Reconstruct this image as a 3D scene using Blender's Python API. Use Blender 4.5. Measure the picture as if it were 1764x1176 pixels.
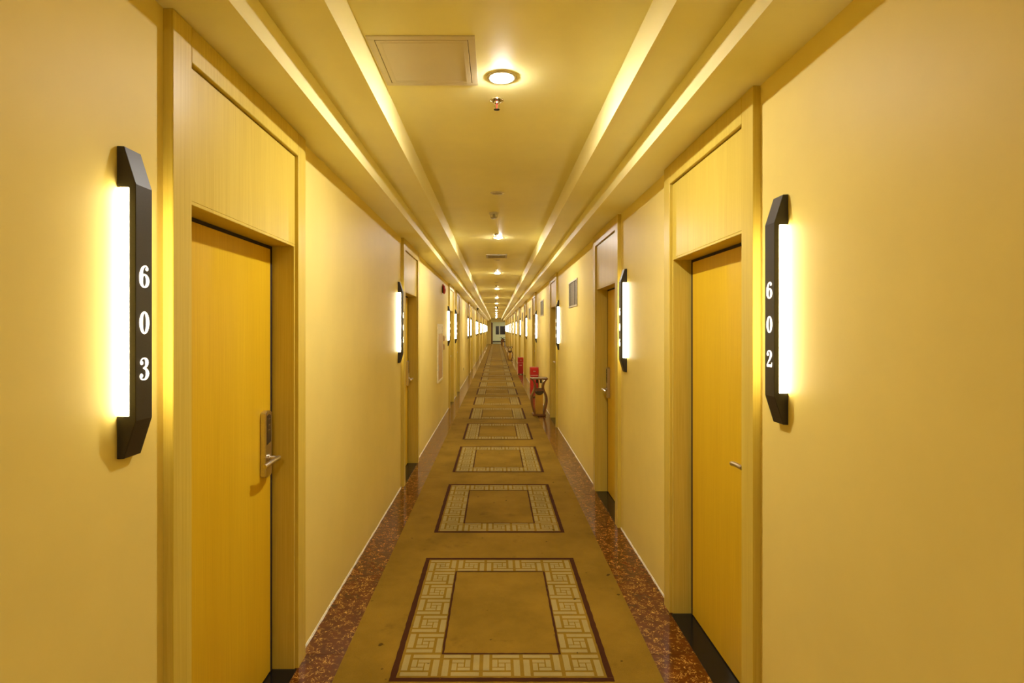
import bpy, bmesh, math, random
from mathutils import Vector
random.seed(7)
for o in list(bpy.data.objects): bpy.data.objects.remove(o, do_unlink=True)
scene = bpy.context.scene
C = scene.collection

# ------------------------------------------------------------------ camera, world, exposure
EYE = 1.65
cam_d = bpy.data.cameras.new('camera'); cam = bpy.data.objects.new('camera', cam_d); C.objects.link(cam)
cam.location = (0, 0, EYE); cam.rotation_euler = (math.pi/2, 0, 0)
cam_d.sensor_width = 36.0; cam_d.lens = 20.0
cam_d.shift_x = 27.5/1764; cam_d.shift_y = -21/1764
cam_d.clip_start = 0.02; cam_d.clip_end = 300
scene.camera = cam
world = bpy.data.worlds.new('world'); scene.world = world; world.use_nodes = True
world.node_tree.nodes['Background'].inputs[0].default_value = (0.02, 0.015, 0.01, 1)
world.node_tree.nodes['Background'].inputs[1].default_value = 0.05
vs = scene.view_settings
vs.view_transform = 'Standard'; vs.look = 'None'; vs.gamma = 1.0; vs.exposure = 0.30; vs.use_curve_mapping = False

DOWN_L, DOWN_COL = 900.0, (1.0, 0.955, 0.90)
TUBE_L, TUBE_COL = 21.0, (1.0, 0.88, 0.60)
DIGIT_L = 2.2

# ------------------------------------------------------------------ main measures (metres)
XL, XR = -0.992, 1.039            # wall planes
YB, YE = -4.0, 64.6               # corridor back and end
ZS, Z1, ZC = 2.607, 2.727, 2.890  # soffit, first tray step, centre ceiling
TL1, TR1 = -0.778, 0.806          # first riser
TL2, TR2 = -0.562, 0.592          # second riser
CL, CR = -0.765, 0.785            # carpet edges
DW = 1.18                         # door frame width

# ------------------------------------------------------------------ material helpers
def mat_new(name):
    m = bpy.data.materials.new(name); m.use_nodes = True
    nt = m.node_tree; b = nt.nodes['Principled BSDF']
    return m, nt, b
def N(nt, t, **kw):
    n = nt.nodes.new(t)
    for k, v in kw.items(): setattr(n, k, v)
    return n
def ramp(nt, stops, interp='LINEAR'):
    r = nt.nodes.new('ShaderNodeValToRGB'); cr = r.color_ramp; cr.interpolation = interp
    cr.elements[0].position, cr.elements[0].color = stops[0][0], (*stops[0][1], 1)
    cr.elements[1].position, cr.elements[1].color = stops[-1][0], (*stops[-1][1], 1)
    for p, c in stops[1:-1]:
        e = cr.elements.new(p); e.color = (*c, 1)
    return r
def noise(nt, scale, detail=4, rough=.55, mapping=None, dist=0.0):
    tc = nt.nodes.new('ShaderNodeTexCoord')
    n = nt.nodes.new('ShaderNodeTexNoise'); n.inputs['Scale'].default_value = scale
    n.inputs['Detail'].default_value = detail; n.inputs['Roughness'].default_value = rough
    n.inputs['Distortion'].default_value = dist
    if mapping:
        mp = nt.nodes.new('ShaderNodeMapping'); mp.inputs['Scale'].default_value = mapping
        nt.links.new(tc.outputs['Object'], mp.inputs[0]); nt.links.new(mp.outputs[0], n.inputs['Vector'])
    else:
        nt.links.new(tc.outputs['Object'], n.inputs['Vector'])
    return n
def bump(nt, b, src, strength, dist=0.002):
    bp = nt.nodes.new('ShaderNodeBump'); bp.inputs['Strength'].default_value = strength
    bp.inputs['Distance'].default_value = dist
    nt.links.new(src, bp.inputs['Height']); nt.links.new(bp.outputs[0], b.inputs['Normal'])
def simple(name, col, rough=.5, metal=0.0, spec=.5, var=0.12, scale=30, bmp=0.0):
    m, nt, b = mat_new(name)
    n = noise(nt, scale)
    lo = tuple(c*(1-var) for c in col); hi = tuple(min(1, c*(1+var)) for c in col)
    r = ramp(nt, [(.3, lo), (.7, hi)])
    nt.links.new(n.outputs['Fac'], r.inputs[0]); nt.links.new(r.outputs[0], b.inputs['Base Color'])
    b.inputs['Roughness'].default_value = rough; b.inputs['Metallic'].default_value = metal
    b.inputs['Specular IOR Level'].default_value = spec
    if bmp: bump(nt, b, n.outputs['Fac'], bmp)
    return m
def emit(name, col, strength):
    m, nt, b = mat_new(name)
    b.inputs['Base Color'].default_value = (.8, .8, .8, 1); b.inputs['Roughness'].default_value = .4
    b.inputs['Emission Color'].default_value = (*col, 1); b.inputs['Emission Strength'].default_value = strength
    return m

def paint(name, col, rough=.42, spec=.4, coat=0.0):
    m, nt, b = mat_new(name)
    n1 = noise(nt, 1.3, 5, .6); n2 = noise(nt, 260, 2, .5)
    r = ramp(nt, [(.3, tuple(c*.95 for c in col)), (.7, tuple(min(1, c*1.04) for c in col))])
    nt.links.new(n1.outputs['Fac'], r.inputs[0]); nt.links.new(r.outputs[0], b.inputs['Base Color'])
    b.inputs['Roughness'].default_value = rough; b.inputs['Specular IOR Level'].default_value = spec
    b.inputs['Coat Weight'].default_value = coat; b.inputs['Coat Roughness'].default_value = .16
    bump(nt, b, n2.outputs['Fac'], .10, .001)
    return m
def wood(name, a, c, rough=.38):
    m, nt, b = mat_new(name)
    n1 = noise(nt, 1, 5, .65, (240, 240, 2.2)); n2 = noise(nt, 1, 3, .5, (9, 9, .5), .5)
    mx = N(nt, 'ShaderNodeMath', operation='MULTIPLY_ADD'); mx.inputs[1].default_value = .28
    nt.links.new(n2.outputs['Fac'], mx.inputs[0])
    sc = N(nt, 'ShaderNodeMath', operation='MULTIPLY'); sc.inputs[1].default_value = .72
    nt.links.new(n1.outputs['Fac'], sc.inputs[0]); nt.links.new(sc.outputs[0], mx.inputs[2])
    r = ramp(nt, [(.33, a), (.66, c)])
    nt.links.new(mx.outputs[0], r.inputs[0]); nt.links.new(r.outputs[0], b.inputs['Base Color'])
    b.inputs['Roughness'].default_value = rough; b.inputs['Specular IOR Level'].default_value = .33
    bump(nt, b, n1.outputs['Fac'], .08, .001)
    return m

M = {}
M['wall'] = paint('cream_wall_paint', (.83, .663, .192), .48, .12)
M['ceil'] = paint('cream_ceiling_paint', (.93, .83, .39), .5, .12)
M['wood'] = wood('maple_veneer', (.58, .41, .05), (.72, .555, .10))
M['leafwood'] = wood('maple_leaf_veneer', (.63, .375, .008), (.755, .495, .020))
M['black'] = simple('black_metal', (.022, .017, .012), .42, .0, .5, .15, 200)
M['gap'] = simple('dark_gasket', (.02, .008, .004), .8)  # near-black colour standing in for shade in door and hatch gaps
M['granite'] = simple('black_granite', (.012, .010, .008), .16, 0, .22, .35, 300)
M['steel'] = simple('brushed_steel', (.62, .56, .46), .32, 1.0, .5, .06, 120)
M['chrome'] = simple('chrome', (.75, .70, .60), .15, 1.0, .5, .04, 60)
M['darkpanel'] = simple('dark_plastic', (.035, .026, .018), .25)
M['hatch'] = paint('hatch_board', (.66, .55, .34), .4, .4)
M['whitep'] = simple('white_plastic', (.74, .66, .48), .45)
M['red'] = simple('red_enamel', (.50, .018, .014), .3, 0, .5, .1, 20)
M['redtrim'] = simple('faded_red_edge', (.72, .36, .26), .4)
M['rosewood'] = wood('brown_wood', (.13, .050, .016), (.27, .12, .04), .25)
M['brass'] = simple('brass_sheet', (.78, .56, .16), .22, 1.0, .5, .05, 40)
M['darksteel'] = simple('dark_steel', (.10, .085, .065), .25, .8)
M['caulk'] = simple('white_caulk', (.86, .80, .66), .7, 0, .3, .2, 60, .4)
M['grille'] = simple('grille_aluminium', (.50, .43, .28), .4, .5)
M['void'] = simple('duct_dark', (.02, .015, .008), .9)  # near-black colour standing in for the unlit duct inside
M['beige'] = simple('beige_board', (.66, .42, .18), .4)
M['cream_frame'] = simple('cream_frame', (.86, .76, .50), .4)
M['lobby'] = paint('pale_lobby_paint', (.72, .70, .42))
M['night'] = simple('night_glass', (.03, .02, .015), .15)
M['plant'] = simple('plant_leaf', (.03, .07, .015), .45)
M['down'] = emit('downlight_glow', DOWN_COL, DOWN_L)
M['tube'] = emit('opal_tube_glow', TUBE_COL, TUBE_L)
M['digit'] = emit('backlit_digit_glow', (1.0, .86, .66), DIGIT_L)
M['bulb'] = simple('red_glass', (.6, .03, .02), .1)
M['pebble'] = simple('pale_pebble', (.55, .48, .34), .6, 0, .4, .4, 80)

def marble():
    m, nt, b = mat_new('brown_veined_stone')
    n1 = noise(nt, 9, 3, .55); r1 = ramp(nt, [(.3, (.080, .019, .002)), (.7, (.15, .040, .004))])
    nt.links.new(n1.outputs['Fac'], r1.inputs[0])
    col = r1.outputs[0]
    for sc, w, lo in ((24, .016, .50), (37, .018, .53)):
        nv = noise(nt, sc, 2, .6, None, 1.6)
        s = N(nt, 'ShaderNodeMath', operation='SUBTRACT'); s.inputs[1].default_value = .5
        a = N(nt, 'ShaderNodeMath', operation='ABSOLUTE')
        nt.links.new(nv.outputs['Fac'], s.inputs[0]); nt.links.new(s.outputs[0], a.inputs[0])
        rv = ramp(nt, [(w*.35, (1, 1, 1)), (w, (0, 0, 0))]); nt.links.new(a.outputs[0], rv.inputs[0])
        mk = noise(nt, sc*.75, 1, .5); rm = ramp(nt, [(lo, (0, 0, 0)), (lo+.08, (1, 1, 1))])
        nt.links.new(mk.outputs['Fac'], rm.inputs[0])
        mu = N(nt, 'ShaderNodeMath', operation='MULTIPLY'); nt.links.new(rv.outputs[0], mu.inputs[0]); nt.links.new(rm.outputs[0], mu.inputs[1])
        mx = N(nt, 'ShaderNodeMixRGB'); mx.inputs[2].default_value = (.88, .48, .08, 1)
        nt.links.new(mu.outputs[0], mx.inputs[0]); nt.links.new(col, mx.inputs[1]); col = mx.outputs[0]
    nt.links.new(col, b.inputs['Base Color'])
    b.inputs['Roughness'].default_value = .14; b.inputs['Specular IOR Level'].default_value = .38
    return m
M['stone'] = marble()
def carpet_mat(name, a, c, stain=True):
    m, nt, b = mat_new(name)
    n1 = noise(nt, 1.7, 6, .62); n2 = noise(nt, 380, 2, .6)
    r = ramp(nt, [(.36, a), (.62, c)]); nt.links.new(n1.outputs['Fac'], r.inputs[0])
    col = r.outputs[0]
    if stain:
        n3 = noise(nt, 3.1, 5, .7); r3 = ramp(nt, [(.60, (1, 1, 1)), (.74, (.70, .68, .66))])
        nt.links.new(n3.outputs['Fac'], r3.inputs[0])
        mx = N(nt, 'ShaderNodeMixRGB', blend_type='MULTIPLY'); mx.inputs[0].default_value = 1
        nt.links.new(col, mx.inputs[1]); nt.links.new(r3.outputs[0], mx.inputs[2]); col = mx.outputs[0]
        n4 = noise(nt, 14, 2, .5); r4 = ramp(nt, [(.735, (1, 1, 1)), (.75, (.35, .33, .32))])
        nt.links.new(n4.outputs['Fac'], r4.inputs[0])
        mx = N(nt, 'ShaderNodeMixRGB', blend_type='MULTIPLY'); mx.inputs[0].default_value = 1
        nt.links.new(col, mx.inputs[1]); nt.links.new(r4.outputs[0], mx.inputs[2]); col = mx.outputs[0]
    rf = ramp(nt, [(.3, (.82, .82, .82)), (.7, (1.0, 1.0, 1.0))]); nt.links.new(n2.outputs['Fac'], rf.inputs[0])
    mx = N(nt, 'ShaderNodeMixRGB', blend_type='MULTIPLY'); mx.inputs[0].default_value = 1
    nt.links.new(col, mx.inputs[1]); nt.links.new(rf.outputs[0], mx.inputs[2])
    nt.links.new(mx.outputs[0], b.inputs['Base Color'])
    b.inputs['Roughness'].default_value = .95; b.inputs['Specular IOR Level'].default_value = .1
    bump(nt, b, n2.outputs['Fac'], .5, .003)
    return m
M['carpet'] = carpet_mat('tan_carpet', (.235, .137, .010), (.315, .184, .016))
M['carpet_light'] = carpet_mat('pale_carpet', (.36, .275, .085), (.43, .325, .105))
M['carpet_dark'] = carpet_mat('dark_brown_carpet', (.060, .018, .004), (.075, .024, .006), False)

# ------------------------------------------------------------------ mesh helpers
class MB:
    def __init__(s): s.v = []; s.f = []; s.mi = []
    def add(s, vs_, fs_, mi=0):
        k = len(s.v); s.v += [tuple(p) for p in vs_]
        s.f += [tuple(i+k for i in f) for f in fs_]; s.mi += [mi]*len(fs_); return s
    def box(s, x0, x1, y0, y1, z0, z1, mi=0):
        x0, x1 = min(x0, x1), max(x0, x1); y0, y1 = min(y0, y1), max(y0, y1); z0, z1 = min(z0, z1), max(z0, z1)
        return s.add([(x0,y0,z0),(x1,y0,z0),(x1,y1,z0),(x0,y1,z0),(x0,y0,z1),(x1,y0,z1),(x1,y1,z1),(x0,y1,z1)],
                     [(0,3,2,1),(4,5,6,7),(0,1,5,4),(1,2,6,5),(2,3,7,6),(3,0,4,7)], mi)
    def quad(s, x0, x1, y0, y1, z, mi=0):
        return s.add([(x0,y0,z),(x1,y0,z),(x1,y1,z),(x0,y1,z)], [(0,1,2,3)], mi)
    def prism(s, pts, axis, a, b, mi=0):
        """closed 2-D outline extruded along axis 'x','y','z' from a to b"""
        def P(p, t):
            return {'x': (t, p[0], p[1]), 'y': (p[0], t, p[1]), 'z': (p[0], p[1], t)}[axis]
        n = len(pts)
        fs = [tuple(range(n)), tuple(range(2*n-1, n-1, -1))] + [(i, i+n, (i+1) % n + n, (i+1) % n) for i in range(n)]
        return s.add([P(p, a) for p in pts] + [P(p, b) for p in pts], fs, mi)
    def lathe(s, prof, cx, cy, n=24, mi=0):
        """prof: list of (r, z)"""
        k = len(prof); vs_ = []
        for r, z in prof:
            for i in range(n):
                a = 2*math.pi*i/n; vs_.append((cx+r*math.cos(a), cy+r*math.sin(a), z))
        fs = []
        for j in range(k-1):
            for i in range(n):
                fs.append((j*n+i, j*n+(i+1) % n, (j+1)*n+(i+1) % n, (j+1)*n+i))
        fs.append(tuple(range(n-1, -1, -1))); fs.append(tuple((k-1)*n+i for i in range(n)))
        return s.add(vs_, fs, mi)
    def tube(s, pts, rads, n=12, mi=0):
        pts = [Vector(p) for p in pts]; vs_ = []
        if not isinstance(rads, (list, tuple)): rads = [rads]*len(pts)
        up = None
        for i, p in enumerate(pts):
            t = (pts[min(i+1, len(pts)-1)] - pts[max(i-1, 0)]).normalized()
            if up is None:
                up = Vector((0, 0, 1)) if abs(t.z) < .9 else Vector((1, 0, 0))
            a = t.cross(up).normalized(); b = a.cross(t).normalized(); up = b
            for q in range(n):
                w = 2*math.pi*q/n; vs_.append(p + (a*math.cos(w) + b*math.sin(w))*rads[i])
        fs = []
        for j in range(len(pts)-1):
            for i in range(n): fs.append((j*n+i, j*n+(i+1) % n, (j+1)*n+(i+1) % n, (j+1)*n+i))
        fs.append(tuple(range(n-1, -1, -1))); fs.append(tuple((len(pts)-1)*n+i for i in range(n)))
        return s.add(vs_, fs, mi)
    def mesh(s, name, mats, bevel=0.0, seg=2, smooth=False, angle=35):
        me = bpy.data.meshes.new(name); me.from_pydata(s.v, [], s.f)
        if not isinstance(mats, (list, tuple)): mats = [mats]
        for m in mats: me.materials.append(m)
        for p, i in zip(me.polygons, s.mi): p.material_index = i
        bm = bmesh.new(); bm.from_mesh(me)
        bmesh.ops.recalc_face_normals(bm, faces=bm.faces)
        if bevel > 0:
            es = [e for e in bm.edges if e.is_manifold and e.calc_face_angle(0) > math.radians(25)]
            bmesh.ops.bevel(bm, geom=es, offset=bevel, segments=seg, affect='EDGES', clamp_overlap=True)
        bm.to_mesh(me); bm.free()
        if smooth:
            me.polygons.foreach_set('use_smooth', [True]*len(me.polygons))
            me.set_sharp_from_angle(angle=math.radians(angle))
        me.update(); return me

def link(name, me, parent=None, loc=(0, 0, 0), rot=(0, 0, 0)):
    o = bpy.data.objects.new(name, me); C.objects.link(o)
    o.location = loc; o.rotation_euler = rot
    if parent: o.parent = parent
    return o
def build(mb, name, mats, parent=None, bevel=0.0, smooth=False, loc=(0, 0, 0), seg=2):
    return link(name, mb.mesh(name, mats, bevel, seg, smooth), parent, loc)
def tag(o, label=None, cat=None, group=None, kind=None):
    if label: o['label'] = label
    if cat: o['category'] = cat
    if group: o['group'] = group
    if kind: o['kind'] = kind
    return o
def empty(name, loc):
    o = bpy.data.objects.new(name, None); C.objects.link(o); o.location = loc; o.empty_display_size = .1
    return o
ORD = ['first', 'second', 'third', 'fourth', 'fifth', 'sixth', 'seventh', 'eighth', 'ninth', 'tenth', 'eleventh',
       'twelfth', 'thirteenth', 'fourteenth', 'fifteenth', 'sixteenth']

# ------------------------------------------------------------------ door positions (near edge of frame, y)
LEFT = [1.695, 5.946, 11.87, 13.95, 20.15, 22.35, 28.35, 30.55, 36.1, 38.3, 44.1, 46.3, 52.1, 54.3, 60.2]
RIGHT = [2.235, 4.725, 9.56, 14.70, 19.4, 24.2, 29.1, 34.2, 39.5, 44.8, 50.1, 55.4, 60.6]
NUML = ['603', '605', '607', '609']
NUMR = ['602', '606', '608', '610']

# ------------------------------------------------------------------ setting: floor, walls, ceiling
fl = MB(); fl.box(XL-.3, XR+.3, YB-.2, YE, -.12, -.014); floor = build(fl, 'floor', M['stone'])
tag(floor, 'brown veined polished stone floor bordering the carpet runner', 'floor', kind='structure')
# stone border slabs, one by one near the camera, one long strip beyond
SL = .93
slab_cache = {}
for x0, x1 in ((XL-.02, CL+.02), (CR-.02, XR+.02)):
    y = 3.82 - SL*9
    cx = (x0+x1)/2
    while y < 20:
        key = round(x1-x0, 3)
        if key not in slab_cache:
            m = MB(); m.box(-(x1-x0)/2, (x1-x0)/2, .0008, SL-.0008, -.014, 0); slab_cache[key] = m.mesh('border_slab', M['stone'], .0012, 1)
        link('border_slab', slab_cache[key], floor, (cx, y, 0)); y += SL
    m = MB(); m.box(x0, x1, y+.0008, YE, -.014, 0); build(m, 'border_strip', M['stone'], floor)

def wall(name, side, doors, label):
    m = MB(); ys = [YB]
    for d in doors: ys += [d+.04, d+DW-.04]
    ys.append(YE)
    x0, x1 = (XL-.2, XL) if side < 0 else (XR, XR+.2)
    for a, b in zip(ys[0::2], ys[1::2]): m.box(x0, x1, a, b, 0, ZS+.03)
    o = build(m, name, M['wall']); tag(o, label, 'wall', kind='structure')
    # white caulk line at the foot of the wall
    e = empty('baseboard_left' if side < 0 else 'baseboard_right', (XL if side < 0 else XR, 0, 0))
    tag(e, 'chipped white caulk line along the foot of the %s wall' % ('left' if side < 0 else 'right'), 'baseboard', kind='structure')
    s = 1 if side < 0 else -1
    yy = [YB]
    for d in doors: yy += [d, d+DW]
    yy.append(YE)
    for a, b in zip(yy[0::2], yy[1::2]):
        c = MB(); n = max(2, int((b-a)/.06)) if a < 14 else 8
        top, bot = [], []
        for i in range(n+1):
            y = a+(b-a)*i/n
            bot.append((s*(.005+.004*random.random()), y)); top.append(.007+.005*random.random())
        vs_, fs = [], []
        for (w, y), h in zip(bot, top): vs_ += [(0, y, 0), (w, y, 0), (w*.5, y, h), (0, y, h)]
        for i in range(n):
            k = i*4
            fs += [(k+1, k+5, k+6, k+2), (k+2, k+6, k+7, k+3)]
        c.add(vs_, fs); build(c, 'caulk_run', M['caulk'], e)
wall('wall_left', -1, LEFT, 'cream painted corridor wall on the left')
wall('wall_right', 1, RIGHT, 'cream painted corridor wall on the right')
m = MB(); m.box(XL-.2, XR+.2, YB-.2, YB, 0, ZC+.1)
tag(build(m, 'wall_back', M['wall']), 'cream wall closing the corridor behind the camera', 'wall', kind='structure')
# ceiling: stepped tray, closed profile
prof = [(XL-.2, ZS), (TL1, ZS), (TL1, Z1), (TL2, Z1), (TL2, ZC), (TR2, ZC), (TR2, Z1), (TR1, Z1), (TR1, ZS), (XR+.2, ZS), (XR+.2, ZC+.15), (XL-.2, ZC+.15)]
m = MB(); m.prism(prof, 'y', YB-.2, YE)
tag(build(m, 'ceiling', M['ceil']), 'cream stepped tray ceiling running the length of the corridor', 'ceiling', kind='structure')

# ------------------------------------------------------------------ carpet runner with woven medallions
m = MB()
m.box(CL, CR, YB, YE-.1, .0002, .006, 0)
MX0, MX1, BW = -.502, .555, .030
TS = .179; PX = (MX1-MX0-2*(BW+.013)-TS)/4
TLN = .1755; GL = .0200
MLEN = 2*(BW+.013) + 7*TLN + 6*GL
PER = 1.945; M0 = 2.655
BARS = [(0,4,0,18),(6,24,0,4),(20,24,6,24),(0,18,20,24),(6,9.3,6,14.2),(10.1,18,6,9.3),(14.8,18,10.1,18),(6,14,15,18),(10.2,14,10.2,14.1)]
ZP = .0072
def strip(x0, x1, y0, y1, mi, wob=.0):
    """thin band lying on the pile, edges a little uneven"""
    if not wob: m.quad(x0, x1, y0, y1, ZP, mi); return
    L = max(x1-x0, y1-y0); n = max(2, int(L/.03)); vs_, fs = [], []
    for i in range(n+1):
        t = i/n; j0, j1 = random.uniform(-wob, wob), random.uniform(-wob, wob)
        if x1-x0 > y1-y0: x = x0+(x1-x0)*t; vs_ += [(x, y0+j0, ZP), (x, y1+j1, ZP)]
        else: y = y0+(y1-y0)*t; vs_ += [(x0+j0, y, ZP), (x1+j1, y, ZP)]
    for i in range(n): fs.append((2*i, 2*i+1, 2*i+3, 2*i+2))
    m.add(vs_, fs, mi)
k = -3
while True:
    y0 = M0 + k*PER; y1 = y0+MLEN
    if y1 > YE-.5: break
    w = .0016 if k < 4 else 0
    strip(MX0, MX1, y0, y0+BW, 2, w); strip(MX0, MX1, y1-BW, y1, 2, w)
    strip(MX0, MX0+BW, y0+BW, y1-BW, 2, w); strip(MX1-BW, MX1, y0+BW, y1-BW, 2, w)
    tx0 = MX0+BW+.013; ty0 = y0+BW+.013; PY = TLN+GL
    ix0 = tx0+TS+.004; ix1 = tx0+4*PX-.004; iy0 = ty0+TLN+.004; iy1 = ty0+6*PY-.004
    LW = .012
    strip(ix0, ix1, iy0, iy0+LW, 2, w); strip(ix0, ix1, iy1-LW, iy1, 2, w)
    strip(ix0, ix0+LW, iy0+LW, iy1-LW, 2, w); strip(ix1-LW, ix1, iy0+LW, iy1-LW, 2, w)
    for i in range(5):
        for j in range(7):
            if 0 < i < 4 and 0 < j < 6: continue
            flip = (j == 6 and i % 2 == 0) or (j == 0 and 0 < i < 4 and i % 2 == 1)
            for a, b, c, d in BARS:
                if flip: a, b = 24-b, 24-a
                m.quad(tx0+i*PX+a/24*TS, tx0+i*PX+b/24*TS, ty0+j*PY+(24-d)/24*TLN, ty0+j*PY+(24-c)/24*TLN, ZP, 1)
    k += 1
carpet = build(m, 'carpet_runner', [M['carpet'], M['carpet_light'], M['carpet_dark']])
tag(carpet, 'long tan carpet runner woven with pale fretwork rectangles down the corridor', 'carpet')

# ------------------------------------------------------------------ doors
_dc = {}
def door(n, side, y0, far_lock):
    """side -1 left wall, +1 right wall; d = distance from wall plane into the corridor"""
    s = 1 if side < 0 else -1
    e = empty('door_%d' % n, (XL if side < 0 else XR, y0, 0))
    W, ST, HD, F, R = DW, .105, .113, .030, .013
    def bx(key, d0, d1, ya, yb, za, zb): return lambda q: q.box(s*d0, s*d1, ya, yb, za, zb)
    def part(name, d0, d1, ya, yb, za, zb, mat, bev=0.0, parent=e, var=''):
        key = (name, var, side)
        if key not in _dc:
            q = MB(); q.box(s*d0, s*d1, ya, yb, za, zb); _dc[key] = q.mesh(name, mat, bev, 1)
        return link(name, _dc[key], parent)
    part('frame_stile', -.06, F, 0, ST, 0, ZS, M['wood'], .002, e, 'n')
    part('frame_stile', -.06, F, W-ST, W, 0, ZS, M['wood'], .002, e, 'f')
    part('frame_header', -.06, F, ST, W-ST, ZS-HD, ZS, M['wood'], .002)
    part('transom_panel', -.06, R, ST+.001, W-ST-.001, 2.062, ZS-HD-.004, M['wood'], .0015)
    part('jamb', -.17, R, ST, ST+.012, 0, 2.062, M['wood'], .0015, e, 'n')
    part('jamb', -.17, R, W-ST-.012, W-ST, 0, 2.062, M['wood'], .0015, e, 'f')
    part('jamb_head', -.17, R, ST+.012, W-ST-.012, 2.05, 2.062, M['wood'], .0015)
    part('door_stop', -.17, -.150, ST+.012, W-ST-.012, 0, 2.05, M['gap'])  # dark sheet behind the leaf, painted shade for the gap
    part('threshold', -.15, .026, ST+.012, W-ST-.012, 0, .004, M['granite'], .001)
    GW = .036
    part('gasket', -.150, -.0932, ST+.012, ST+GW, .004, 2.05, M['gap'], 0, e, 'n')  # dark strips painted as the shaded gap between leaf and jamb
    part('gasket', -.150, -.0932, W-ST-GW, W-ST-.012, .004, 2.05, M['gap'], 0, e, 'f')
    part('gasket', -.150, -.0932, ST+GW, W-ST-GW, 2.036, 2.05, M['gap'], 0, e, 't')
    leaf = part('door_leaf', -.137, -.092, ST+GW+.001, W-ST-GW-.001, .010, 2.035, M['leafwood'], .002)
    if y0 > 32: return e
    # electronic lock on the leaf
    yc = W-.225 if far_lock else .225
    hd = -1 if far_lock else 1
    key = ('lock', side, far_lock)
    if key not in _dc:
        q = MB(); z0, z1, yw, dd = .962, 1.272, .037, -.092
        pts = [(yc-yw, z0+.010), (yc-yw*.5, z0+.002), (yc, z0), (yc+yw*.5, z0+.002), (yc+yw, z0+.010),
               (yc+yw, z1-.010), (yc+yw*.5, z1-.002), (yc, z1), (yc-yw*.5, z1-.002), (yc-yw, z1-.010)]
        q.prism(pts, 'x', s*dd, s*(dd+.026)); plate = q.mesh('lock_plate', M['steel'], .003, 2, True)
        q = MB(); q.prism([(yc-.023, 1.115), (yc+.023, 1.125), (yc+.023, 1.248), (yc, 1.256), (yc-.023, 1.248)], 'x', s*(dd+.026), s*(dd+.0275))
        reader = q.mesh('card_reader', M['darkpanel'], .0005, 1)
        q = MB()
        for zz in (1.232, 1.205, 1.182): q.box(s*(dd+.0275), s*(dd+.028), yc-.008, yc+.012, zz, zz+.0016)
        marks = q.mesh('reader_mark', M['steel'])
        zl = 1.052; q = MB()
        q.tube([(s*(dd+.026), yc, zl), (s*(dd+.034), yc, zl)], .017, 20)
        q.tube([(s*(dd+.034), yc, zl), (s*(dd+.066), yc, zl)], .0095, 14)
        L = []
        for t in range(9):
            u = t/8
            L.append((s*(dd+.070-.012*u*u+.004*math.sin(u*3.14)), yc-hd*.008+hd*.135*u, zl+.006*math.sin(u*3.14)-.012*u))
        q.tube(L, [.010, .0105, .0105, .0105, .0105, .0105, .0108, .011, .011], 14)
        lever = q.mesh('lever_handle', M['steel'], 0, 1, True, 50)
        _dc[key] = (plate, reader, marks, lever)
    for nm, me in zip(('lock_plate', 'card_reader', 'reader_mark', 'lever_handle'), _dc[key]): link(nm, me, leaf)
    return e
n = 1
for i, y in enumerate(LEFT):
    e = door(n, -1, y, True); n += 1
    tag(e, 'pale wooden room door with transom panel, %s from the front on the left wall' % ORD[i], 'door', 'room doors along the left wall', 'structure')
for i, y in enumerate(RIGHT):
    e = door(n, 1, y, i != 0); n += 1
    tag(e, 'pale wooden room door with transom panel, %s from the front on the right wall' % ORD[i], 'door', 'room doors along the right wall', 'structure')

# ------------------------------------------------------------------ sconces with numerals
def ring(mb, cx, cy, rx, ry, ix, iy, n=28):
    vs_ = []
    for i in range(n):
        a = 2*math.pi*i/n; vs_ += [(cx+rx*math.cos(a), cy+ry*math.sin(a)), (cx+ix*math.cos(a), cy+iy*math.sin(a))]
    return vs_, [(2*i, 2*((i+1) % n), 2*((i+1) % n)+1, 2*i+1) for i in range(n)]
def stroke(pts, n=8):
    P = [Vector((p[0], p[1])) for p in pts]; Wd = [p[2] for p in pts]; out = []
    for i in range(len(P)-1):
        p0, p1, p2, p3 = P[max(i-1, 0)], P[i], P[i+1], P[min(i+2, len(P)-1)]
        for t in range(n if i < len(P)-2 else n+1):
            u = t/n
            q = .5*((2*p1) + (p2-p0)*u + (2*p0-5*p1+4*p2-p3)*u*u + (3*p1-p0-3*p2+p3)*u**3)
            out.append((q, Wd[i]*(1-u)+Wd[i+1]*u))
    vs_, fs = [], []
    for i, (q, w) in enumerate(out):
        t = (out[min(i+1, len(out)-1)][0]-out[max(i-1, 0)][0]); t = t.normalized() if t.length > 1e-6 else Vector((1, 0))
        nn = Vector((-t.y, t.x)); vs_ += [tuple(q+nn*w/2), tuple(q-nn*w/2)]
    for i in range(len(out)-1): fs.append((2*i, 2*i+2, 2*i+3, 2*i+1))
    return vs_, fs
def disc(cx, cy, r, n=16):
    return [(cx+r*math.cos(2*math.pi*i/n), cy+r*1.25*math.sin(2*math.pi*i/n)) for i in range(n)], [tuple(range(n))]
GL6 = [stroke([(-.165, -.2, .16), (-.165, .08, .16), (-.10, .34, .11), (.03, .468, .055), (.12, .44, .05), (.165, .36, .07)]), disc(.125, .335, .065)]
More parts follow.
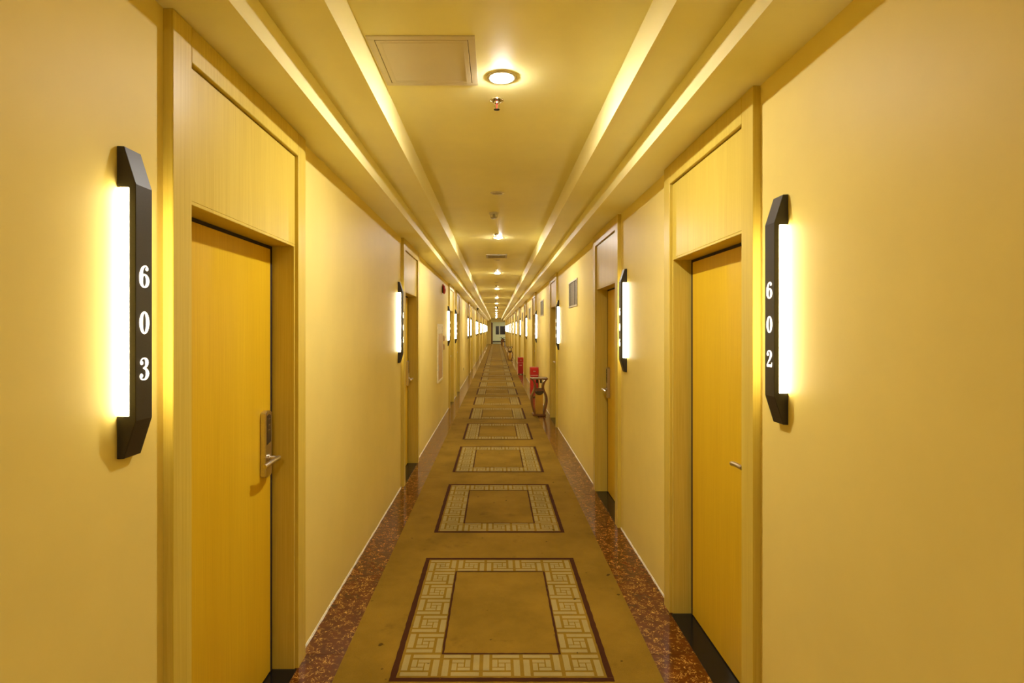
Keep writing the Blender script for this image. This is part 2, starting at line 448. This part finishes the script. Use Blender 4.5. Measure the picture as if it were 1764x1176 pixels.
GLY = {
 '0': [ring(None, 0, 0, .245, .5, .085, .435)],
 '6': [ring(None, 0, -.19, .245, .31, .085, .25)] + GL6,
 '3': [disc(-.135, .27, .07), disc(-.15, -.29, .075),
       stroke([(-.19, .29, .05), (-.13, .43, .05), (0, .472, .05), (.10, .39, .13), (.125, .25, .16), (.08, .10, .10), (-.05, .035, .05)]),
       stroke([(-.05, .035, .05), (.09, -.03, .09), (.155, -.22, .17), (.10, -.40, .12), (-.03, -.472, .05), (-.16, -.42, .05), (-.21, -.31, .05)])],
 '2': [disc(-.135, .25, .075),
       stroke([(-.19, .27, .05), (-.13, .42, .06), (0, .472, .05), (.11, .38, .13), (.135, .22, .16), (.05, .0, .11), (-.1, -.22, .06), (-.2, -.38, .04)]),
       stroke([(-.21, -.42, .15), (.0, -.42, .15), (.2, -.42, .15)]), stroke([(.185, -.42, .06), (.21, -.22, .02)])],
 '5': [stroke([(-.15, .42, .12), (.17, .42, .10)]), stroke([(-.14, .45, .05), (-.15, .05, .05)]), disc(-.14, -.28, .075),
       stroke([(-.15, .05, .05), (0, .15, .06), (.12, .03, .14), (.155, -.18, .17), (.09, -.4, .11), (-.04, -.472, .05), (-.16, -.41, .05), (-.2, -.3, .05)])],
 '8': [ring(None, 0, .24, .205, .26, .085, .2), ring(None, 0, -.21, .245, .29, .09, .23)],
 '7': [stroke([(-.21, .42, .14), (.21, .42, .13)]), stroke([(.2, .42, .04), (.06, .12, .08), (-.02, -.18, .15), (-.03, -.5, .17)]), stroke([(-.2, .45, .03), (-.2, .25, .02)])],
 '1': [stroke([(0, .5, .17), (0, -.5, .17)]), stroke([(-.15, -.48, .04), (.15, -.48, .04)]), stroke([(-.15, .36, .03), (-.02, .46, .07)])],
}
GLY['9'] = [([(-x, -y) for x, y in v], f) for v, f in GLY['6']]
SW, SD = .071, .050     # sconce width, depth
_sc = {}
def sconce(side, yc, num, label, group):
    s = 1 if side < 0 else -1
    e = empty('number_sconce', (XL if side < 0 else XR, yc, 1.31)); tag(e, label, 'wall lamp', group)
    key = side
    if key not in _sc:
        h = SW/2; zb, zt, top = .112, .712, .820
        q = MB()
        q.prism([(0, 0), (s*.019, .001), (s*SD, .100), (s*SD, top-.100), (s*.019, top-.001), (0, top), (0, zt), (s*.032, zt), (s*.032, zb), (0, zb)], 'y', -h, h)
        cover = q.mesh('cover', M['black'], .0012, 1)
        q = MB(); q.box(s*.001, s*.0315, -h+.003, h-.003, zb+.001, zt-.001); tube = q.mesh('diffuser', M['tube'], .002, 2)
        q = MB(); q.box(s*.004, s*.028, -h-.0005, h+.0005, zt-.008, zt-.002); cap = q.mesh('tube_clip', M['whitep'])
        _sc[key] = (cover, tube)
    for nm, me in zip(('cover', 'diffuser'), _sc[key]): link(nm, me, e)
    if num:
        for ch, zz in zip(num, (.481, .3575, .234)):
            gk = (ch, side)
            if gk not in _sc:
                q = MB()
                for v, f in GLY[ch]:
                    vv = [(s*(SD+.0004), s*x*.086, y*.0605) for x, y in v]
                    q.add(vv, [t if s > 0 else tuple(reversed(t)) for t in f])
                me = bpy.data.meshes.new('digit'); me.from_pydata(q.v, [], q.f); me.materials.append(M['digit'])
                bm = bmesh.new(); bm.from_mesh(me)
                for f in bm.faces:
                    f.normal_update()
                    if f.normal.x*s < 0: f.normal_flip()
                geo = bmesh.ops.extrude_face_region(bm, geom=bm.faces[:])
                for g in geo['geom']:
                    if isinstance(g, bmesh.types.BMVert): g.co.x += s*.0008
                bm.to_mesh(me); bm.free(); _sc[gk] = me
            link('digit', _sc[gk], e, (0, 0, zz))
for i, y in enumerate(LEFT):
    nm = NUML[i] if i < len(NUML) else None
    lab = ('black angular wall lamp reading 603 beside the nearest left door' if i == 0 else
           'black angular glowing wall lamp beside the %s door from the front, left wall' % ORD[i])
    sconce(-1, y-.172, nm, lab, 'number lamps on the left wall')
for i, y in enumerate(RIGHT):
    nm = NUMR[i] if i < len(NUMR) else None
    lab = {0: 'black angular wall lamp reading 602 beside the nearest right door', 1: 'black angular wall lamp reading 606 beside the second right door'}.get(
        i, 'black angular glowing wall lamp beside the %s door from the front, right wall' % ORD[i])
    sconce(1, y-.178, nm, lab, 'number lamps on the right wall')

# ------------------------------------------------------------------ ceiling fittings
_cf = {}
def shared(key, fn):
    if key not in _cf: _cf[key] = fn()
    return _cf[key]
def m_lathe(name, prof, mat, n=28):
    q = MB(); q.lathe(prof, 0, 0, n); return q.mesh(name, mat, 0, 1, True, 40)
DY0, DP = 2.80, 4.88
LX = .028
for k in range(-1, 13):
    y = DY0 + DP*k
    lab = 'glowing round ceiling downlight, %s from the front' % ORD[k] if k >= 0 else 'round ceiling downlight behind the camera'
    e = empty('downlight', (LX, y, ZC)); tag(e, lab, 'ceiling light', 'round downlights along the ceiling')
    link('trim_ring', shared('ring', lambda: m_lathe('trim_ring', [(.058, -.001), (.059, -.006), (.063, -.006), (.073, -.003), (.074, -.0005)], M['whitep'])), e)
    link('diffuser', shared('disc', lambda: m_lathe('diffuser', [(.001, -.0165), (.020, -.0155), (.036, -.0130), (.049, -.0092), (.0565, -.005), (.0575, -.001)], M['down'])), e)
def sprinkler(x, y, z, lab):
    e = empty('sprinkler_head', (x, y, z)); tag(e, lab, 'sprinkler', 'sprinkler heads on the ceiling')
    link('escutcheon', shared('esc', lambda: m_lathe('escutcheon', [(.038, 0), (.037, -.004), (.022, -.012), (.016, -.012), (.015, -.020), (.010, -.022)], M['chrome'])), e)
    def arms():
        q = MB()
        for sx in (-1, 1): q.tube([(sx*.009, 0, -.020), (sx*.013, 0, -.030), (sx*.011, 0, -.042), (sx*.003, 0, -.050)], .0022, 8)
        return q.mesh('frame_arm', M['chrome'], 0, 1, True)
    link('frame_arms', shared('arms', arms), e)
    link('glass_bulb', shared('bulb', lambda: m_lathe('glass_bulb', [(.001, -.020), (.003, -.024), (.003, -.044), (.001, -.048)], M['bulb'], 12)), e)
    link('deflector', shared('defl', lambda: m_lathe('deflector', [(.004, -.048), (.015, -.050), (.016, -.052), (.004, -.053)], M['darksteel'])), e)
for i in range(13):
    sprinkler(.004 - .0, 3.08 + 4.32*i, ZC, 'chrome ceiling sprinkler head, %s from the front' % ORD[i])
def round_speaker(y, lab):
    e = empty('ceiling_speaker', (.012, y, ZC)); tag(e, lab, 'speaker', 'round ceiling speakers')
    link('rim', shared('sprim', lambda: m_lathe('rim', [(.044, -.001), (.046, -.008), (.060, -.005), (.064, 0)], M['whitep'])), e)
    link('grille', shared('spg', lambda: m_lathe('grille', [(.001, -.0035), (.0445, -.003), (.0445, -.001)], M['grille'])), e)
for i, y in enumerate((5.17, 10.15, 15.0)): round_speaker(y, 'unlit round recessed ceiling disc with metal rim, %s from the front' % ORD[i])
def smoke(y, lab):
    e = empty('smoke_detector', (-.022, y, ZC)); tag(e, lab, 'smoke detector')
    link('base', shared('smb', lambda: m_lathe('base', [(.052, 0), (.050, -.014), (.046, -.018), (.030, -.018)], M['whitep'])), e)
    def fins():
        q = MB()
        for i in range(10):
            a = 2*math.pi*i/10; c, s_ = math.cos(a), math.sin(a)
            q.tube([(c*.043, s_*.043, -.016), (c*.034, s_*.034, -.052)], .0045, 6)
        return q.mesh('fins', M['whitep'])
    link('fins', shared('smf', fins), e)
    link('sensor_cap', shared('smc', lambda: m_lathe('sensor_cap', [(.020, -.018), (.020, -.048), (.036, -.050), (.036, -.058), (.026, -.064), (.001, -.065)], M['grille'])), e)
smoke(6.05, 'small tapered smoke detector hanging from the corridor ceiling')
smoke(23.4, 'distant smoke detector on the ceiling beyond the fourth downlight')
def vent(x, y, w, d, lab, nsl=8):
    e = empty('ceiling_vent', (x, y, ZC)); tag(e, lab, 'vent')
    q = MB()
    q.box(-w/2, w/2, -d/2, -d/2+.03, -.012, 0); q.box(-w/2, w/2, d/2-.03, d/2, -.012, 0)
    q.box(-w/2, -w/2+.03, -d/2+.03, d/2-.03, -.012, 0); q.box(w/2-.03, w/2, -d/2+.03, d/2-.03, -.012, 0)
    build(q, 'vent_frame', M['grille'], e)
    q = MB(); q.box(-w/2+.03, w/2-.03, -d/2+.03, d/2-.03, -.002, 0); build(q, 'duct_opening', M['void'], e)  # flat dark sheet painted as the shade behind the slats
    sl = MB(); t = .012; sl.add([(-w/2+.03, -t, -.016), (w/2-.03, -t, -.016), (w/2-.03, t, -.003), (-w/2+.03, t, -.003)], [(0, 1, 2, 3)])
    sl.box(-w/2+.03, w/2-.03, -t, -t+.002, -.017, -.003)
    me = sl.mesh('slat', M['grille'])
    for i in range(nsl):
        link('slat', me, e, (0, -d/2+.03+(i+.5)*(d-.06)/nsl, 0))
vent(.010, 9.62, .35, .44, 'slatted square air vent in the ceiling past the second downlight')
def hatch(x0, x1, y0, y1, lab):
    e = empty('access_hatch', ((x0+x1)/2, (y0+y1)/2, ZC)); tag(e, lab, 'hatch', 'ceiling access hatches')
    w, d, b = (x1-x0)/2, (y1-y0)/2, .030
    q = MB()
    q.box(-w, w, -d, -d+b, -.005, 0); q.box(-w, w, d-b, d, -.005, 0)
    q.box(-w, -w+b, -d+b, d-b, -.005, 0); q.box(w-b, w, -d+b, d-b, -.005, 0)
    build(q, 'hatch_frame', M['hatch'], e, .001)
    g = .0028
    q = MB(); q.box(-w+b+g, w-b-g, -d+b+g, d-b-g, -.0060, -.001)
    p = build(q, 'hatch_panel', M['hatch'], e, .001)
    q = MB(); q.box(-w+b, w-b, -d+b, d-b, -.001, 0); build(q, 'shadow_gap', M['gap'], e)
    q = MB(); i = b+.022; t = .004
    for xx in (-w+i, w-i-t): q.box(xx, xx+t, -d+i, d-i, -.0070, -.0060)
    for yy in (-d+i, d-i-t): q.box(-w+i+t, w-i-t, yy, yy+t, -.0070, -.0060)
    build(q, 'panel_bead', M['hatch'], p)
hatch(-.552, -.090, 2.40, 2.885, 'large square ceiling access hatch left of the nearest downlight')
hatch(-.55, -.10, 26.4, 26.9, 'distant ceiling hatch left of centre near the fifth downlight')
hatch(.06, .52, 34.8, 35.3, 'distant ceiling hatch right of centre, past the seventh downlight')
hatch(-.55, -.10, 42.4, 42.9, 'far ceiling hatch left of centre near the ninth downlight')
def dome_cam(x, y, z, lab):
    e = empty('dome_camera', (x, y, z)); tag(e, lab, 'camera')
    link('camera_base', shared('dcb', lambda: m_lathe('camera_base', [(.055, 0), (.055, -.03), (.05, -.035)], M['darkpanel'])), e)
    link('dome', shared('dcd', lambda: m_lathe('dome', [(.045, -.035), (.043, -.06), (.032, -.085), (.015, -.097), (.001, -.10)], M['night'])), e)
dome_cam(-.83, 25.8, ZS, 'small black security camera under the left ceiling soffit')
dome_cam(.06, 31.2, ZC, 'small dark security dome on the central ceiling strip')

# ------------------------------------------------------------------ right wall air grilles
def wall_grille(y0, y1, z0, z1, lab):
    e = empty('wall_grille', (XR, (y0+y1)/2, z0)); tag(e, lab, 'grille', 'air grilles high on the right wall')
    w, h, b = (y1-y0)/2, z1-z0, .022
    q = MB()
    q.box(-.010, 0, -w, w, 0, b); q.box(-.010, 0, -w, w, h-b, h); q.box(-.010, 0, -w, -w+b, b, h-b); q.box(-.010, 0, w-b, w, b, h-b)
    build(q, 'grille_frame', M['grille'], e, .001)
    q = MB(); q.box(-.0015, 0, -w+b, w-b, b, h-b); build(q, 'duct_opening', M['void'], e)  # thin dark sheet on the wall, painted shade between the blades
    nb = 6; me = None
    for i in range(nb):
        yy = -w+b+(i+.5)*(2*w-2*b)/nb
        if me is None:
            q = MB(); q.box(-.0026, -.0015, -.021, .021, b, h-b); me = q.mesh('blade', M['grille'], .001, 1)
        link('blade', me, e, (0, yy, 0))
for i, y in enumerate(RIGHT[2:7]):
    wall_grille(y-2.33, y-1.49, 1.95, 2.308, 'slatted air grille high on the right wall, %s from the front' % ORD[i])

# ------------------------------------------------------------------ left wall fittings
e = empty('fire_alarm_bell', (XL, 10.50, 2.38)); tag(e, 'round red fire alarm bell high on the left wall', 'alarm bell')
def x_lathe(prof, n=24):
    q = MB(); q.lathe(prof, 0, 0, n); q.v = [(z, x, y) for x, y, z in q.v]; return q
q = x_lathe([(.062, 0), (.062, .018), (.05, .020)]); build(q, 'back_plate', M['darksteel'], e, 0, True)
q = x_lathe([(.055, .020), (.080, .022), (.082, .034), (.074, .050), (.05, .062), (.018, .067), (.001, .068)]); build(q, 'gong', M['red'], e, 0, True)
q = MB(); q.tube([(.012, 0, .055), (.014, 0, .10)], .012, 10); build(q, 'striker_housing', M['red'], e, 0, True)

e = empty('hydrant_cabinet', (XL, 9.98, .74)); tag(e, 'flat beige hydrant cabinet door with cream frame set in the left wall', 'cabinet')
w, h, b = .42, 1.0, .035
q = MB(); q.box(0, .022, -w, w, 0, b); q.box(0, .022, -w, w, h-b, h); q.box(0, .022, -w, -w+b, b, h-b); q.box(0, .022, w-b, w, b, h-b)
build(q, 'cabinet_frame', M['cream_frame'], e, .002)
q = MB(); q.box(0, .012, -w+b+.002, w-b-.002, b+.002, h-.17); dd = build(q, 'cabinet_door', M['beige'], e, .002)
q = MB(); q.box(0, .014, -w+b+.002, w-b-.002, h-.166, h-b-.002); build(q, 'top_panel', M['cream_frame'], e, .002)
q = MB(); q.box(.012, .020, -w+b+.05, -w+b+.09, .20, .30); build(q, 'pull_handle', M['steel'], dd, .002)
for zz, lab in ((1.43, 'upper small call box on the left wall beside the hydrant cabinet'), (1.27, 'lower small call box on the left wall beside the hydrant cabinet')):
    e = empty('call_box', (XL, 10.62, zz)); tag(e, lab, 'call box', 'call boxes by the hydrant cabinet')
    q = MB(); q.box(0, .034, -.045, .045, 0, .10); build(q, 'housing', M['beige'], e, .006)
    q = x_lathe([(.018, .034), (.018, .038), (.016, .040)], 16); o = build(q, 'button', M['whitep'], e, 0, True); o.location = (0, 0, .05)
e = empty('wall_socket', (XL, 17.3, .40)); tag(e, 'small dark socket plate low on the left wall between door pairs', 'socket')
q = MB(); q.box(0, .009, -.043, .043, 0, .086); build(q, 'plate', M['grille'], e, .003)
q = MB(); q.box(.009, .0105, -.02, .02, .022, .064); build(q, 'outlet_face', M['darkpanel'], e)
e = empty('wall_socket', (XR, 15.95+.2, .40)); tag(e, 'small dark socket plate low on the right wall past the red box', 'socket')
q = MB(); q.box(-.009, 0, -.043, .043, 0, .086); build(q, 'plate', M['grille'], e, .003)
q = MB(); q.box(-.0105, -.009, -.02, .02, .022, .064); build(q, 'outlet_face', M['darkpanel'], e)

# ------------------------------------------------------------------ vase-shaped ash stands
def stand(x, y, lab, full=True):
    e = empty('ash_stand', (x, y, .006 if x < CR-.17 else 0)); tag(e, lab, 'ash bin', 'vase shaped wooden ash stands')
    e.location.z = .0062
    ctrl = [(.105, .03), (.128, .12), (.158, .26), (.148, .38), (.108, .48), (.092, .545), (.105, .62), (.150, .690)]
    pts = []
    P = [Vector(c) for c in ctrl]
    for i in range(len(P)-1):
        p0, p1, p2, p3 = P[max(i-1, 0)], P[i], P[i+1], P[min(i+2, len(P)-1)]
        for t in range(5):
            u = t/5; pts.append(.5*((2*p1)+(p2-p0)*u+(2*p0-5*p1+4*p2-p3)*u*u+(3*p1-p0-3*p2+p3)*u**3))
    pts.append(P[-1])
    th = .036; D = .13
    for sx in (-1, 1):
        outl = [(sx*p.x, p.y) for p in pts] + [(sx*(p.x-th), p.y) for p in reversed(pts)]
        q = MB(); n_ = len(pts); vs_, fs = [], []
        for p in pts:
            for yy in (-D, D): vs_ += [(sx*p.x, yy, p.y), (sx*(p.x-th), yy, p.y)]
        for i in range(n_-1):
            a, b_ = 4*i, 4*i+4
            fs += [(a, b_, b_+2, a+2), (a+1, a+3, b_+3, b_+1), (a, a+1, b_+1, b_), (a+2, b_+2, b_+3, a+3)]
        fs += [(0, 2, 3, 1), (4*n_-4, 4*n_-3, 4*n_-1, 4*n_-2)]
        q.add(vs_, fs); build(q, 'curved_side', M['rosewood'], e, 0, True)
    q = MB(); q.box(-.125, .125, -D-.005, D+.005, 0, .032); build(q, 'base_board', M['rosewood'], e, .004)
    q = MB(); q.box(-.165, .165, -D-.01, D+.01, .690, .704); q.box(-.165, .165, -D-.01, -D+.01, .704, .716); q.box(-.165, .165, D-.01, D+.01, .704, .716)
    q.box(-.165, -.145, -D+.01, D-.01, .704, .716); q.box(.145, .165, -D+.01, D-.01, .704, .716)
    top = build(q, 'top_tray', M['rosewood'], e, .003)
    q = MB(); q.box(-.145, .145, -D+.01, D-.01, .704, .709); build(q, 'gravel_bed', M['pebble'], top)
    q = MB(); q.box(-.070, .070, -D+.005, -D+.03, .470, .505); q.box(-.070, .070, D-.03, D-.005, .470, .505); build(q, 'cross_rail', M['rosewood'], e, .003)
    # lower body: brass panel, steel bowl
    q = MB(); q.box(-.070, .070, -D+.03, D-.03, .034, .425); build(q, 'bin_body', M['brass'], e, .003)
    q = MB()
    bowl = [(.085*math.cos(a), .468-.075*math.sin(a)) for a in [math.pi*i/14 for i in range(15)]]
    q.prism(bowl, 'y', -D+.012, D-.012); build(q, 'ash_bowl', M['darksteel'], e, .003)
    q = MB(); q.box(-.055, -.02, -.03, .03, .615, .690); build(q, 'tray_bracket', M['darkpanel'], e, .002)
    q = MB(); q.box(.02, .055, -.03, .03, .615, .690); build(q, 'tray_bracket', M['darkpanel'], e, .002)
    return e
stand(.823, 10.92, 'vase shaped brown wooden ash stand nearest the camera, before the red boxes')
stand(.745, 30.4, 'vase shaped wooden ash stand farther down on the right')
stand(.70, 54.5, 'vase shaped wooden ash stand near the far end of the corridor')

# ------------------------------------------------------------------ red fire extinguisher boxes
def fire_box(x0, x1, y0, y1, h, lab):
    e = empty('extinguisher_box', ((x0+x1)/2, y0, 0)); tag(e, lab, 'fire box', 'red extinguisher boxes')
    z0 = .0062 if x0 < CR else 0
    e.location.z = z0
    w, d = (x1-x0)/2, y1-y0
    q = MB(); q.box(-w+.006, w-.006, .006, d-.006, .03, h-.19); build(q, 'body', M['red'], e, .008)
    q = MB(); q.prism([(0, h-.188), (d, h-.188), (d, h), (.03, h), (0, h-.03)], 'x', -w, w); lid = build(q, 'lid', M['red'], e, .006)
    q = MB(); q.box(-w-.002, w+.002, -.004, .006, h-.196, h-.184); build(q, 'rim_strip', M['redtrim'], e, .002)
    q = MB(); q.box(-w, w, .026, .034, h-.001, h+.006); build(q, 'lid_edge', M['redtrim'], lid, .002)
    q = MB(); q.box(-.045, .045, .001, .0062, h-.30, h-.265); build(q, 'name_plate', M['redtrim'], e)
    q = MB(); q.box(-.03, .03, -.012, .004, h-.10, h-.085); build(q, 'latch', M['steel'], lid, .002)
    for sx in (-1, 1):
        for yy in (.05, d-.05):
            q = MB(); q.lathe([(.018, 0), (.02, .012), (.016, .032)], sx*(w-.035), yy, 12); build(q, 'foot', M['darkpanel'], e, 0, True)
fire_box(.835, 1.036, 13.85, 14.2, .72, 'red extinguisher box on the floor behind the nearest ash stand')
fire_box(.80, 1.0, 20.75, 21.15, .62, 'red extinguisher box standing alone farther down the right wall')

# ------------------------------------------------------------------ far end: partition, dark door, lobby with window
m = MB(); m.box(XL, -.56, YE-.02, YE+.12, 0, ZC); tag(build(m, 'wall_end', M['wall']), 'beige partition closing the left of the corridor end', 'wall', kind='structure')
e = empty('door_%d' % n, (-.56, YE, 0)); tag(e, 'dark wooden open door at the corridor end', 'door', kind='structure')
q = MB(); q.box(0, .14, -.02, .12, 0, 2.42); build(q, 'jamb', M['rosewood'], e, .003)
q = MB(); q.box(.14, .18, .10, .95, .01, 2.38); lf = build(q, 'door_leaf', M['rosewood'], e, .003)
q = MB(); q.tube([(.18, .86, 1.0), (.23, .86, 1.0), (.23, .76, 1.0)], .01, 8); build(q, 'lever_handle', M['steel'], lf, 0, True)
m = MB(); m.box(XL, XR, YE, YE+.12, 2.46, ZC+.1); tag(build(m, 'trim_1', M['ceil']), 'pale beam across the corridor end', 'beam', kind='structure')
LY = 75.0
m = MB(); m.box(-1.6, 2.6, YE, LY+.2, -.12, .0); tag(build(m, 'floor_lobby', M['stone']), 'stone floor of the lobby past the corridor', 'floor', kind='structure')
m = MB(); m.box(-1.6, 2.6, YE+.12, LY+.2, 2.85, 3.0); tag(build(m, 'ceiling_lobby', M['lobby']), 'pale ceiling of the lobby past the corridor', 'ceiling', kind='structure')
m = MB(); m.box(-1.6, -1.4, YE+.12, LY, 0, 2.85); tag(build(m, 'wall_lobby_left', M['lobby']), 'pale left wall of the far lobby', 'wall', kind='structure')
m = MB(); m.box(2.4, 2.6, YE+.12, LY, 0, 2.85); tag(build(m, 'wall_lobby_right', M['lobby']), 'pale right wall of the far lobby', 'wall', kind='structure')
wx0, wx1, wz0, wz1 = -.08, 1.30, .93, 2.10
m = MB(); m.box(-1.4, wx0, LY, LY+.2, 0, 2.85); m.box(wx1, 2.4, LY, LY+.2, 0, 2.85); m.box(wx0, wx1, LY, LY+.2, 0, wz0); m.box(wx0, wx1, LY, LY+.2, wz1, 2.85)
tag(build(m, 'wall_lobby_end', M['lobby']), 'pale lobby wall holding the dark window', 'wall', kind='structure')
m = MB(); m.box(-1.4, 2.4, LY-.015, LY, 0, .10); tag(build(m, 'baseboard_lobby', M['granite']), 'black skirting along the lobby end wall', 'baseboard', kind='structure')
e = empty('window_1', ((wx0+wx1)/2, LY+.05, wz0)); tag(e, 'dark two pane window in the pale lobby wall', 'window', kind='structure')
w, h, b = (wx1-wx0)/2, wz1-wz0, .04
q = MB(); q.box(-w, w, -.03, .03, 0, b); q.box(-w, w, -.03, .03, h-b, h); q.box(-w, -w+b, -.03, .03, b, h-b); q.box(w-b, w, -.03, .03, b, h-b)
build(q, 'window_frame', M['whitep'], e, .003)
q = MB(); q.box(-.15-.06, -.15+.06, -.03, .03, b, h-b); build(q, 'mullion', M['whitep'], e, .003)
q = MB(); q.box(-w+b, -.21, -.005, .005, b, h-b); build(q, 'pane', M['night'], e)
q = MB(); q.box(-.09, w-b, -.005, .005, b, h-b); build(q, 'pane', M['night'], e)
e = empty('lobby_light', (1.3, 71.5, 2.85)); tag(e, 'white round lobby ceiling light beyond the corridor end', 'ceiling light')
q = MB(); q.lathe([(.20, 0), (.20, -.03), (.18, -.035)], 0, 0, 24); build(q, 'housing', M['whitep'], e, 0, True)
q = MB(); q.lathe([(.178, -.034), (.14, -.06), (.001, -.075)], 0, 0, 24); build(q, 'diffuser', emit('lobby_lamp_glow', (1, .97, .80), 300), e, 0, True)
# potted plant
e = empty('potted_plant', (.66, 58.0, .0075)); tag(e, 'leafy plant in a brown pot at the far right end', 'plant')
q = MB(); q.lathe([(.12, 0), (.17, .30), (.18, .62), (.16, .62), (.15, .58)], 0, 0, 20); build(q, 'pot', M['rosewood'], e, 0, True)
for i in range(11):
    a = i*2.4; L = .35+.2*random.random(); c, s_ = math.cos(a), math.sin(a); q = MB(); vs_ = []; fs = []
    for j in range(7):
        u = j/6; r = L*u*.75; z = .58+L*1.3*u-L*.9*u*u; w = .045*math.sin(math.pi*(.12+.85*u))
        vs_ += [(c*r-s_*w, s_*r+c*w, z), (c*r, s_*r, z-.012), (c*r+s_*w, s_*r-c*w, z)]
    for j in range(6): fs += [(3*j, 3*j+1, 3*j+4, 3*j+3), (3*j+1, 3*j+2, 3*j+5, 3*j+4)]
    q.add(vs_, fs); build(q, 'leaf', M['plant'], e, 0, True)
